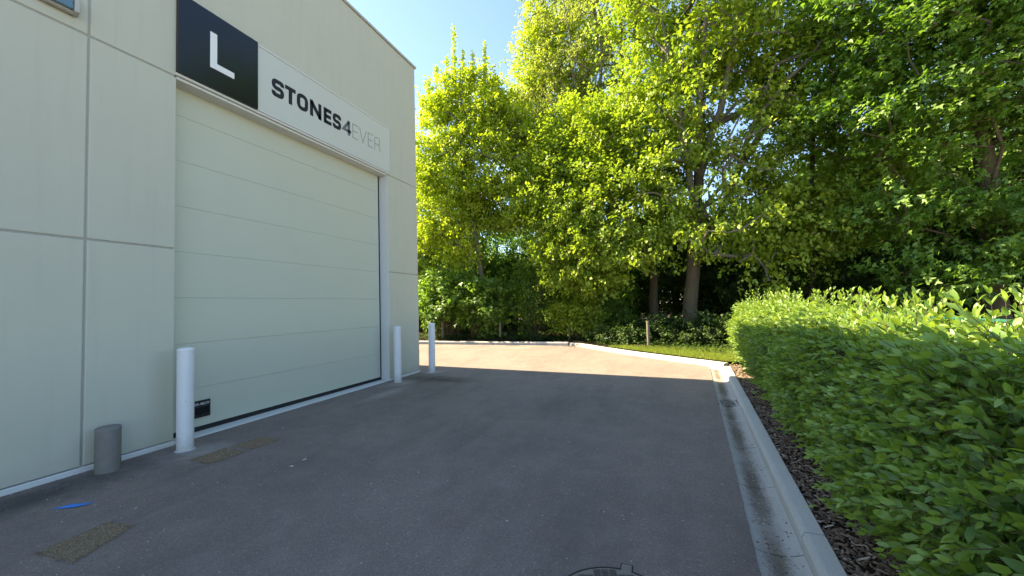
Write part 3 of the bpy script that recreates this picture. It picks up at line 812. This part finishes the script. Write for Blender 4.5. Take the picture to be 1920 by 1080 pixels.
tree('oak_tree', 'large oak with thick forked trunk in the middle of the tree row', 
     [(6.50, 15.82, 0.00, 0.267), (6.72, 15.91, 2.11, 0.232), (6.93, 16.00, 4.01, 0.215), (7.15, 16.00, 6.24, 0.163), (7.32, 15.91, 8.82, 0.120), (7.41, 15.91, 11.83, 0.069), (7.49, 15.91, 14.84, 0.026)],
     [(7.32, 15.65, 12.78, 3.10, 2.58, 3.78), (9.90, 16.17, 10.71, 2.49, 2.24, 3.10), (6.12, 15.14, 8.31, 1.89, 1.63, 1.89), (8.87, 15.31, 7.27, 1.72, 1.46, 1.29), (7.58, 14.79, 4.09, 1.63, 1.12, 1.03), (8.95, 15.14, 4.01, 1.38, 1.12, 1.20), (6.72, 14.62, 5.90, 1.38, 1.03, 0.95), (8.44, 14.79, 2.72, 1.20, 0.77, 0.77, 0.70)],
     680, 92, 7, .40, .145, L_OAK, BARKG, 105, shell=.68, flat=.5, rtip=.017,
     gap=[(8.5, 15.5, 8.9, .75, 3, .6), (10.6, 16.3, 8.6, .85, 3, .7), (9.5, 16.0, 11.0, .5, 3, .55), (6.6, 15.5, 11.6, .45, 3, .6)])
limb = [(6.97, 16.0, 3.9, .15), (7.70, 16.1, 4.52, .14), (8.43, 16.1, 6.15, .12), (9.55, 16.25, 7.96, .10), (11.36, 16.6, 9.85, .05)]
oak = bpy.data.objects['oak_tree']
L_ = np.array(limb); poly_tube('limb', L_[:, :3], L_[:, 3], 10, BARK, oak, .12, 3)
def limbs(root, rows, mat, seed):
    rr = np.random.default_rng(seed)
    for pts in rows:
        P_ = np.array(pts, float); Q = []
        for a_, b_ in zip(P_, P_[1:]):
            for f in (0, .33, .66): Q.append(a_+(b_-a_)*f)
        Q.append(P_[-1]); Q = np.array(Q); Q[1:, :3] += rr.normal(0, .06, (len(Q)-1, 3))
        poly_tube('limb', Q[:, :3], Q[:, 3], 8, mat, root, .12, seed)
limbs(oak, [[(7.0, 15.9, 4.9, .13), (6.6, 15.3, 7.2, .10), (6.4, 14.9, 9.6, .07), (5.9, 14.6, 12.2, .03)],
            [(7.15, 16.0, 6.0, .14), (7.9, 15.5, 8.2, .11), (8.5, 15.0, 10.6, .07), (8.7, 14.7, 13.0, .03)],
            [(7.2, 16.0, 6.6, .11), (7.2, 15.2, 8.8, .09), (7.5, 14.6, 11.2, .06), (7.2, 14.2, 13.6, .03)],
            [(8.4, 16.1, 6.1, .10), (9.0, 15.3, 7.8, .08), (10.3, 14.8, 9.0, .05), (11.4, 14.6, 10.6, .025)],
            [(6.9, 15.9, 4.2, .07), (6.0, 15.0, 5.2, .045), (5.2, 14.6, 5.4, .025), (4.5, 14.4, 4.9, .012)],
            [(7.0, 15.9, 5.2, .06), (7.6, 14.9, 5.9, .04), (8.6, 14.5, 5.8, .02), (9.2, 14.3, 5.5, .01)]], BARKG, 5)
limbs(bpy.data.objects['hornbeam_tree'], [[(3.5, 20.7, 5.8, .12), (3.3, 19.6, 9, .09), (3.5, 18.4, 13, .06), (3.2, 18.0, 18, .03)],
            [(3.8, 20.8, 7, .11), (4.3, 19.2, 11, .08), (4.5, 18.2, 15, .05), (4.9, 17.9, 19, .02)],
            [(3.9, 20.8, 8, .10), (4.9, 19.4, 11, .07), (5.4, 18.6, 15, .04), (5.8, 18.3, 18.5, .02)],
            [(3.0, 20.7, 4, .11), (2.4, 19.4, 8, .08), (2.3, 18.2, 12.5, .05), (1.9, 17.8, 17, .02)]], BARKG, 6)
tree('field_maple_tree', 'loose thin-crowned tree with sky showing through, right of the oak', 
     [(10.76, 17.54, 0.00, 0.146), (10.85, 17.54, 2.80, 0.120), (11.02, 17.54, 5.38, 0.095), (11.28, 17.63, 8.39, 0.052), (11.45, 17.63, 10.54, 0.026)],
     [(11.28, 17.20, 9.34, 2.06, 1.72, 2.06, 0.60), (10.42, 16.86, 4.18, 1.89, 1.38, 1.55), (12.31, 16.86, 5.04, 1.72, 1.38, 1.72), (10.76, 17.03, 6.76, 1.55, 1.38, 1.03, 0.90), (13.00, 17.20, 7.45, 1.38, 1.38, 1.55, 0.80), (9.56, 16.86, 5.38, 1.29, 1.20, 1.03)],
     460, 100, 7, .40, .145, L_OAK, BARKG, 106, gap=[(10.6, 17.2, 6.2, .8, 3, .65), (12.4, 17.5, 7.9, .75, 3, .6)])
tree('maple_tree', 'big dark spreading maple at the right edge behind the hedge', 
     [(14.73, 15.75, 0.00, 0.306), (14.78, 15.75, 2.50, 0.261), (14.73, 15.66, 4.84, 0.234), (14.51, 15.48, 7.36, 0.162), (14.33, 15.39, 10.06, 0.090), (14.24, 15.30, 12.76, 0.036)],
     [(12.44, 14.22, 10.24, 2.97, 2.52, 3.06), (15.14, 14.04, 11.14, 3.24, 2.70, 3.60), (11.90, 14.40, 6.82, 2.16, 1.80, 1.53), (14.42, 13.86, 7.00, 2.34, 1.71, 1.26), (17.30, 14.76, 7.90, 2.61, 2.16, 2.34), (12.98, 14.94, 4.12, 1.98, 1.35, 1.08), (15.86, 14.76, 3.76, 1.98, 1.26, 0.99), (13.70, 15.30, 2.32, 2.16, 0.81, 0.72), (14.3, 14.5, 3.3, 1.7, .8, 1.2), (13.9, 14.6, 6.0, 1.8, 1.0, 1.2), (16.6, 15.6, 5.6, 1.8, 1.2, 1.4), (15.6, 14.6, 2.5, 1.6, .8, .9), (13.0, 14.6, 2.2, 1.5, .8, .8)],
     980, 84, 7, .40, .135, L_DARK, BARK, 107, flat=.28, up=1.1, tpl='lobed')
tree('maple_tree', 'far right dark maple partly cut by the picture edge', 
     [(22.5, 17.0, 0, .26), (22.4, 17, 4, .2), (22.3, 17, 8, .13), (22.2, 17, 12, .05)],
     [(21.5, 16.4, 9.4, 3.2, 3.0, 4.2), (20.4, 15.6, 4.6, 2.6, 2.2, 2.2)],
     380, 84, 7, .44, .15, L_DARK, BARK, 108, flat=.3, up=1.1, tpl='lobed')

tree('maple_tree', 'broad maple added to shade the wood, mostly hidden behind the building, left of the tall lime',
     [(-8.5, 21.5, 0, .25), (-8.4, 21.5, 4, .2), (-8.4, 21.4, 9, .08)],
     [(-8.4, 21.5, 7.0, 3.4, 2.6, 4.0), (-7.6, 20.6, 3.0, 3.0, 1.6, 2.2)], 330, 90, 7, .44, .16, L_OAK, BARK, 109)  # tree added to keep sun off the backdrop
# ---- understorey
def bush(name, label, c, rad, n, per, leaf, mat, seed, tpl='kite', group='shrubs under the trees', spread=.26, flat=.5, stems=5, bark=STEM):
    r = np.random.default_rng(seed); cx, cy, cz = c
    root = thing(name, label, 'shrub', (cx, cy, .08), group)
    P = crown_points(r, [(cx, cy, cz, *rad)], n, .35); P[:, 2] = np.maximum(P[:, 2], .18)
    a = []; b = []; r0 = []; r1 = []
    for i in range(stems):
        x0, y0 = cx+r.normal(0, rad[0]*.25), cy+r.normal(0, rad[1]*.2)
        tgt = P[r.integers(0, len(P), max(3, len(P)//stems//3))]
        for t_ in tgt:
            m_ = np.array([(x0+t_[0])/2, (y0+t_[1])/2, t_[2]*.62])
            a += [(x0, y0, 0), m_]; b += [m_, t_]; r0 += [.018, .011]; r1 += [.011, .005]
    V, F = tube_segments(a, b, r0, r1, 4)
    obj('stems', np_mesh('stems', V, F, 4), bark, root)
    O, D, N, S, ti = sprays(r, P, per, max(3, per//12), spread, flat, leaf, np.array([cx, cy, cz-.5]), .25, .8)
    O[:, 2] = np.maximum(O[:, 2], .12)
    obj('foliage', leaf_mesh('foliage', O, D, N, S, ti, tpl), mat, root)
    return root
bush('maple_sapling', 'large-leaved maple sapling bush nearest the building corner', (-3.7, 16.5, 1.9), (1.6, .9, 1.5), 110, 60, .17, L_SHRUB, 201, 'lobed')
bush('maple_sapling', 'large-leaved maple sapling drooping over the kerb right of the free bollard', (-1.9, 16.4, 1.6), (1.3, .8, 1.3), 90, 60, .17, L_SHRUB, 202, 'lobed')
bush('privet_bush', 'dense small-leaved dark bush below the slender maple trunk', (.3, 17.2, 2.1), (1.5, .9, 1.9), 130, 72, .09, L_SHRUB, 203)
bush('privet_bush', 'tall dim privet at the back between the young maple and the building', (-4.6, 18.4, 2.0), (2.2, 1.0, 2.0), 170, 66, .11, L_IVY_SHADE, 206)
bush('hazel_bush', 'low hazel bush hanging over the bend of the far kerb', (2.4, 16.2, 1.1), (1.2, .7, .9), 80, 60, .12, L_OAK, 204)
bush('hazel_bush', 'broad dim hazel bush behind the row of timber posts', (2.9, 17.8, 1.7), (1.8, .9, 1.6), 120, 66, .12, L_SHRUB, 205)
for i, (x, y_, z, rx, ry, rz, lab) in enumerate([
     (4.2, 14.9, .40, 1.0, .7, .45, 'ivy mound behind the kerb bend, left of the lone post'), (5.5, 14.8, .46, 1.1, .8, .55, 'ivy mound at the foot of the brown beech trunk'),
     (7.0, 14.4, .5, 1.1, .8, .6, 'ivy mound in front of the oak trunk above the lawn strip'), (8.4, 14.0, .55, 1.1, .8, .7, 'ivy mound between the oak and the far hedge end')]):
    bush('ivy_mound', lab, (x, y_, z), (rx, ry, rz), 60, 66, .095, L_IVY_SHADE, 220+i, spread=.22, group='ivy mounds along the lawn strip')
for i, (x, y_, z, rx, ry, rz, lab) in enumerate([
     (9.6, 17.8, 1.6, 1.5, .9, 1.4, 'dark shrub behind the far end of the hedge'), (11.3, 18.3, 2.0, 1.7, 1.0, 1.7, 'tall dark shrub under the loose thin-crowned tree'),
     (13.3, 18.2, 1.8, 1.8, .9, 1.1, 'wide dark shrub left of the big maple trunk'), (16.9, 18.4, 1.9, 1.9, .9, 1.2, 'wide dark shrub right of the big maple trunk'),
     (19.6, 17.6, 1.8, 2.2, 1.0, 1.6, 'dark shrub at the right edge behind the green fence')]):
    bush('elder_bush', lab, (x, y_, z), (rx, ry, rz), 110, 60, .13, L_IVY_SHADE, 240+i, 'kite', group='dark shrubs behind the hedge')  # dark leaf colour paints in the shade under the trees

# ---- wood behind: three prototypes, copied
protos = []
for i, (h, w_, mt) in enumerate(((6.4, 2.5, L_IVY_SHADE), (7.4, 2.8, L_DARK), (5.6, 2.7, L_IVY_SHADE))):  # dark leaf colours put the wood's shade into the crowns
    protos.append(tree('woodland_tree', 'proto', [(0, 60, .1, .13), (.1, 60, h*.4, .10), (0, 60.1, h*.8, .04)],
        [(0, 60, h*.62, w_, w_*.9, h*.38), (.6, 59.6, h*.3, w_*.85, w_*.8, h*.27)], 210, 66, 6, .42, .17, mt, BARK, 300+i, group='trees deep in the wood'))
spots = []
for row, (yy, x0, x1, st) in enumerate(((24.0, -9, 30, 3.1), (28.5, -14, 40, 3.6), (34.0, -20, 52, 4.6))):
    x = x0
    while x < x1: spots.append((x+.9*math.sin(x*3.1), yy+.8*math.cos(x*2.3), row)); x += st
where = ['first', 'second', 'third']
for i, (x, yy, row) in enumerate(spots):
    lab = 'shaded small tree deep in the wood behind the big trees'
    s = 1.0+.18*math.sin(i*2.7)
    if i < 3: o = protos[i]; o.location = (x, yy, .08); o['label'] = lab; o.scale = (s,)*3
    else: copy_tree(protos[i % 3], (x, yy, .08), i*1.3, s*(1.0 if row < 2 else 1.25)*(1.45 if x > 14 else 1.0), lab)

# ---- ground cover and litter at the wood's edge, lawn strip
r = np.random.default_rng(41); n = 9000
x = -6+20*r.random(n); yb = np.array([back_line(q) for q in x]); yy = yb+.35+3.2*r.random(n)**1.5
keep = ~((x > 4.2) & (yy < yb+1.2)); x, yy = x[keep], yy[keep]; m = len(x)
O = np.c_[x, yy, .12+.16*r.random(m)]; D = r.normal(0, 1, (m, 3))*[1, 1, .3]; N = r.normal(0, .4, (m, 3))+[0, 0, 1]
tag(obj('ground_ivy', leaf_mesh('ground_ivy', O, D, N, .06+.06*r.random(m), r.random(m)), L_IVY_SHADE), 'low ivy covering the soil under the trees', 'ground cover', kind='stuff')
lawn_pts = [(3.9, 13.62), (5.12, 12.30), (6.45, 11.06), (7.02, 10.53), (9.6, 10.53), (9.9, 12.6), (6.6, 13.3), (4.6, 13.75)]
tag(sheet('lawn_strip', lawn_pts, .13, m_plain('turf base', (.07, .085, .015), .95, .1, var=.4, scale=5)), kind='structure')
n = 26000; P = []
lp = np.array(lawn_pts)
def inside(px, py):
    c = np.zeros(len(px), bool); j = len(lp)-1
    for i in range(len(lp)):
        xi, yi = lp[i]; xj, yj = lp[j]
        c ^= ((yi > py) != (yj > py)) & (px < (xj-xi)*(py-yi)/(yj-yi+1e-12)+xi); j = i
    return c
gx = 3.8+6.5*r.random(60000); gy = 10.5+4.2*r.random(60000); ok = inside(gx, gy); gx, gy = gx[ok][:n], gy[ok][:n]; m = len(gx)
h = .035+.05*r.random(m); a = r.random(m)*6.28; w_ = .004
V = np.zeros((m, 3, 3)); V[:, 0] = np.c_[gx-w_*np.cos(a), gy-w_*np.sin(a), np.full(m, .128)]; V[:, 1] = np.c_[gx+w_*np.cos(a), gy+w_*np.sin(a), np.full(m, .128)]
V[:, 2] = np.c_[gx+.02*r.normal(0, 1, m), gy+.02*r.normal(0, 1, m), .13+h]
tag(obj('grass', np_mesh('grass', V, np.arange(m*3), 3, r.random(m)), GRASS), 'sunlit mown grass strip behind the far kerb', 'grass', kind='stuff')

# ---- timber posts behind the kerb
for (x, y_, h, lab) in ((-3.73, 16.1, .85, 'weathered timber post nearest the building, behind the far kerb'), (-.86, 16.0, .75, 'weathered timber post behind the far kerb, second from the building'),
                       (2.16, 15.9, .72, 'weathered timber post behind the bend of the far kerb'), (5.22, 13.75, .85, 'lone grey timber post rising from the lawn strip by the ivy')):
    t = thing('timber_post', lab, 'post', (x, y_, .08), 'timber posts along the wood edge')
    lathe('shaft', x, y_, [(.055, -.1), (.052, .08+h*.5), (.050, .08+h)], 10, TIMBER, t)
    lathe('sawn_top', x, y_, [(.0498, .0802+h), (.044, .090+h), (0, .094+h)], 10, TIMBER, t)

# ------------------------------------------------------------------ hedge
def hx(y): return 6.655+.0775*y             # foot line of the hedge
HY0, HY1, HT = .9, 10.55, 1.36
hedge = thing('hedge', 'long clipped leafy green hedge along the mulch bed with sunlit top shoots', 'hedge', (hx(5)+.45, 5, .055))
r = np.random.default_rng(77)
HW = 1.0                                    # depth of the hedge
def face_x(y, z):                           # outer surface, bulging over the mulch
    return hx(y)-.30*np.sin(np.clip((z-.12)/1.25, 0, 1)*math.pi*.80+.25)+.05*np.sin(y*3.1+z*4)+.04*np.sin(y*7.3-z*3)+.045*np.sin(y*11+z*5)*np.sin(z*9-y*4)
sh_o = []; sh_d = []; sh_l = []; sh_k = []
def dens(y): return np.clip(3.4/np.maximum(y, .9), .42, 1.25)
# front face
n = 4900
y = HY0+(HY1-HY0)*r.random(n)**1.35; z = .20+(HT-.16)*r.random(n)**.85
X = face_x(y, z); depth = .02+.16*r.random(n)
sh_o.append(np.c_[X+depth+.10, y, z-.05]); d = np.c_[-np.ones(n), r.normal(0, .5, n), .38+r.normal(0, .38, n)]; sh_d.append(norm(d)); sh_l.append(.15+.15*r.random(n))
# top
n = 2600
y = HY0+(HY1-HY0)*r.random(n)**1.25; q = r.random(n)
sh_o.append(np.c_[hx(y)-.18+q*(HW+.1), y, HT-.10-.06*(q > .3)+.04*np.sin(y*2.3)+.04*np.sin(q*9+y)-.05*r.random(n)+.025*(y-5.4)]); d = np.c_[r.normal(0, .35, n)-.25*(q < .2), r.normal(0, .35, n), np.ones(n)]; sh_d.append(norm(d)); sh_l.append(.09+.12*r.random(n))
# tall vigorous shoots on top
n = 190
y = HY0+.6+(HY1-HY0-.8)*r.random(n)**1.5; q = r.random(n)
sh_o.append(np.c_[hx(y)-.12+q*(HW-.1), y, np.full(n, HT-.06)+.025*(y-5.4)]); d = np.c_[r.normal(0, .16, n), r.normal(0, .16, n), np.ones(n)]; sh_d.append(norm(d)); sh_l.append(.22+.14*r.random(n))
# far end face
n = 520
q = r.random(n); z = .2+(HT-.2)*r.random(n)
sh_o.append(np.c_[hx(HY1)-.22+q*(HW+.2), np.full(n, HY1-.08)+.06*np.sin(z*5), z]); d = np.c_[r.normal(0, .5, n), np.ones(n), .4+r.normal(0, .4, n)]; sh_d.append(norm(d)); sh_l.append(.14+.14*r.random(n))
# back face (coarse)
n = 900
y = HY0+(HY1-HY0)*r.random(n); z = .2+(HT-.2)*r.random(n)
sh_o.append(np.c_[hx(y)+HW-.1+0*z, y, z]); d = np.c_[np.ones(n), r.normal(0, .5, n), .4+r.normal(0, .4, n)]; sh_d.append(norm(d)); sh_l.append(.14+.14*r.random(n))
so = np.concatenate(sh_o); sd = np.concatenate(sh_d); sl_ = np.concatenate(sh_l)
# leaves in crossing pairs along every shoot
O = []; D = []; N = []; S = []; TI = []
nS = len(so); ref = norm(np.cross(sd, norm(r.normal(0, 1, (nS, 3)))));  bi = np.cross(sd, ref); st_t = r.random(nS)
PAIRS = 6
for k in range(PAIRS):
    f = (k+.6)/PAIRS; base = so+sd*(sl_*f)[:, None]+(.03*f*f*sl_)[:, None]*np.array([0, 0, 1.0])
    ax = ref if k % 2 == 0 else bi
    for sgn in (-1, 1):
        keep = r.random(nS) > .12
        rad = ax*sgn+r.normal(0, .22, (nS, 3)); open_ = .95-.62*f
        dd = norm(norm(rad)*open_+sd*(.45+.55*f)); nn = norm(sd*.9-rad*.25+np.array([0, 0, .45])+r.normal(0, .18, (nS, 3)))
        size = (.036+.042*r.random(nS)**1.2)*(1.0-.42*max(0, f-.72)/.28)*np.where(sl_ > .24, 1.12, 1.0)
        O.append(base[keep]); D.append(dd[keep]); N.append(nn[keep]); S.append(size[keep])
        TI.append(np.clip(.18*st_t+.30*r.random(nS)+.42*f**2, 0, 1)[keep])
# tips
O.append(so+sd*sl_[:, None]); D.append(norm(sd+r.normal(0, .25, (nS, 3)))); N.append(norm(ref+r.normal(0, .3, (nS, 3)))); S.append(.035+.015*r.random(nS)); TI.append(np.clip(.6+.4*r.random(nS), 0, 1))
O = np.concatenate(O); D = np.concatenate(D); N = np.concatenate(N); S = np.concatenate(S); TI = np.concatenate(TI)
# the 300 leaves that show largest become parts of their own
rel = O-CAM; dep = rel@_f; uu = FPX*(rel@_r)/dep; vv = FPX*(rel@_u)/dep
vis = (dep > .5) & (np.abs(uu) < 960) & (np.abs(vv) < 540) & (O[:, 0] < face_x(O[:, 1], O[:, 2])+.03)
score = np.where(vis, S/np.maximum(dep, .3)*(1+.5*(uu/960)), 0)
pick = np.argsort(-score)[:300]; rest = np.setdiff1d(np.arange(len(O)), pick)
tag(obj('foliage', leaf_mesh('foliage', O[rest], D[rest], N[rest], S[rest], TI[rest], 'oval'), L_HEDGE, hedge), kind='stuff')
LM = []
for q in range(4):
    me = leaf_mesh('leaf', np.zeros((1, 3)), np.array([[1., 0, 0]]), np.array([[0, 0, 1.]]), np.ones(1), np.array([.12+.25*q]), 'oval'); me.materials.append(L_HEDGE); LM.append(me)
dd, bb, nn = frames(D, N); hl = np.array(hedge.location)
for i in pick:
    o = bpy.data.objects.new('leaf', LM[min(3, int(TI[i]*4))]); COL.objects.link(o); o.parent = hedge
    m4 = Matrix.Identity(4); p = O[i]-hl
    for c_ in range(3):
        m4[c_][0] = dd[i][c_]*S[i]; m4[c_][1] = bb[i][c_]*S[i]; m4[c_][2] = nn[i][c_]*S[i]; m4[c_][3] = p[c_]
    o.matrix_local = m4
# shoots and inner leaves
V, F = tube_segments(so-sd*.05, so+sd*sl_[:, None], np.full(nS, .0030), np.full(nS, .0014), 3)
tag(obj('shoots', np_mesh('shoots', V, F, 4), STEM, hedge), kind='stuff')
n = 17000
y = HY0+(HY1-HY0)*r.random(n); z = .16+(HT-.22)*r.random(n); q = r.random(n)
x = np.where(r.random(n) < .6, face_x(y, z)+.10+.22*q, hx(y)-.1+q*HW)
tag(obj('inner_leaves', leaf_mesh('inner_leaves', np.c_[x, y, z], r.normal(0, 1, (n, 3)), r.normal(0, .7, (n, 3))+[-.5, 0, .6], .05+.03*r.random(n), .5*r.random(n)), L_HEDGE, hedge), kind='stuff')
i = 0
yv = HY0
while yv < HY1:
    for row in (0.02, .32, .62):
        pr_ = [(hx(yv)+row+.05*r.normal(), yv+.05*r.normal(), .0)]
        for zz in (.25, .55, .95): pr_.append((pr_[0][0]+.10*r.normal()*zz, pr_[0][1]+.12*r.normal()*zz, zz))
        poly_tube('stem', pr_, [.016, .013, .010, .006], 6, STEM, hedge)
    yv += .33
# thin side twigs at the foot
n = 700; y = HY0+(HY1-HY0)*r.random(n); b0 = np.c_[hx(y)+.25*r.random(n)-.05, y, .03+.1*r.random(n)]
V, F = tube_segments(b0, b0+np.c_[r.normal(-.03, .07, n), r.normal(0, .08, n), .25+.25*r.random(n)], np.full(n, .004), np.full(n, .002), 3)
tag(obj('foot_twigs', np_mesh('foot_twigs', V, F, 4), STEM, hedge), kind='stuff')

# ------------------------------------------------------------------ green wire fence behind the hedge
fen = thing('wire_fence', 'green coated wire mesh fence with top rail behind the hedge', 'fence', (8.6, 5, .05))
FX, FZ = 8.62, 1.30
V, F = tube_segments([(FX, 1, FZ)], [(FX, 14, FZ)], [.021], [.021], 10); obj('top_rail', np_mesh('top_rail', V, F, 4, smooth=True), GREENM, fen)
for yy in (1.2, 3.6, 8.0, 10.6, 13.2): lathe('post', FX+.03, yy, [(.024, -.1), (.024, FZ+.02), (.0, FZ+.03)], 12, GREENM, fen)
a = []; b = []
for k_ in np.arange(-1.2, 14, .062):
    for sgn in (1, -1):
        y0 = k_; y1 = k_+sgn*(FZ-.1)
        a.append((FX+.002*sgn, y0, .1)); b.append((FX+.002*sgn, y1, FZ))
a = np.array(a); b = np.array(b)
V, F = tube_segments(a, b, np.full(len(a), .0022), np.full(len(a), .0022), 4)
tag(obj('wire_mesh', np_mesh('wire_mesh', V, F, 4), m_plain('pale green wire', (.10, .26, .20), .4, .5), fen), kind='stuff')
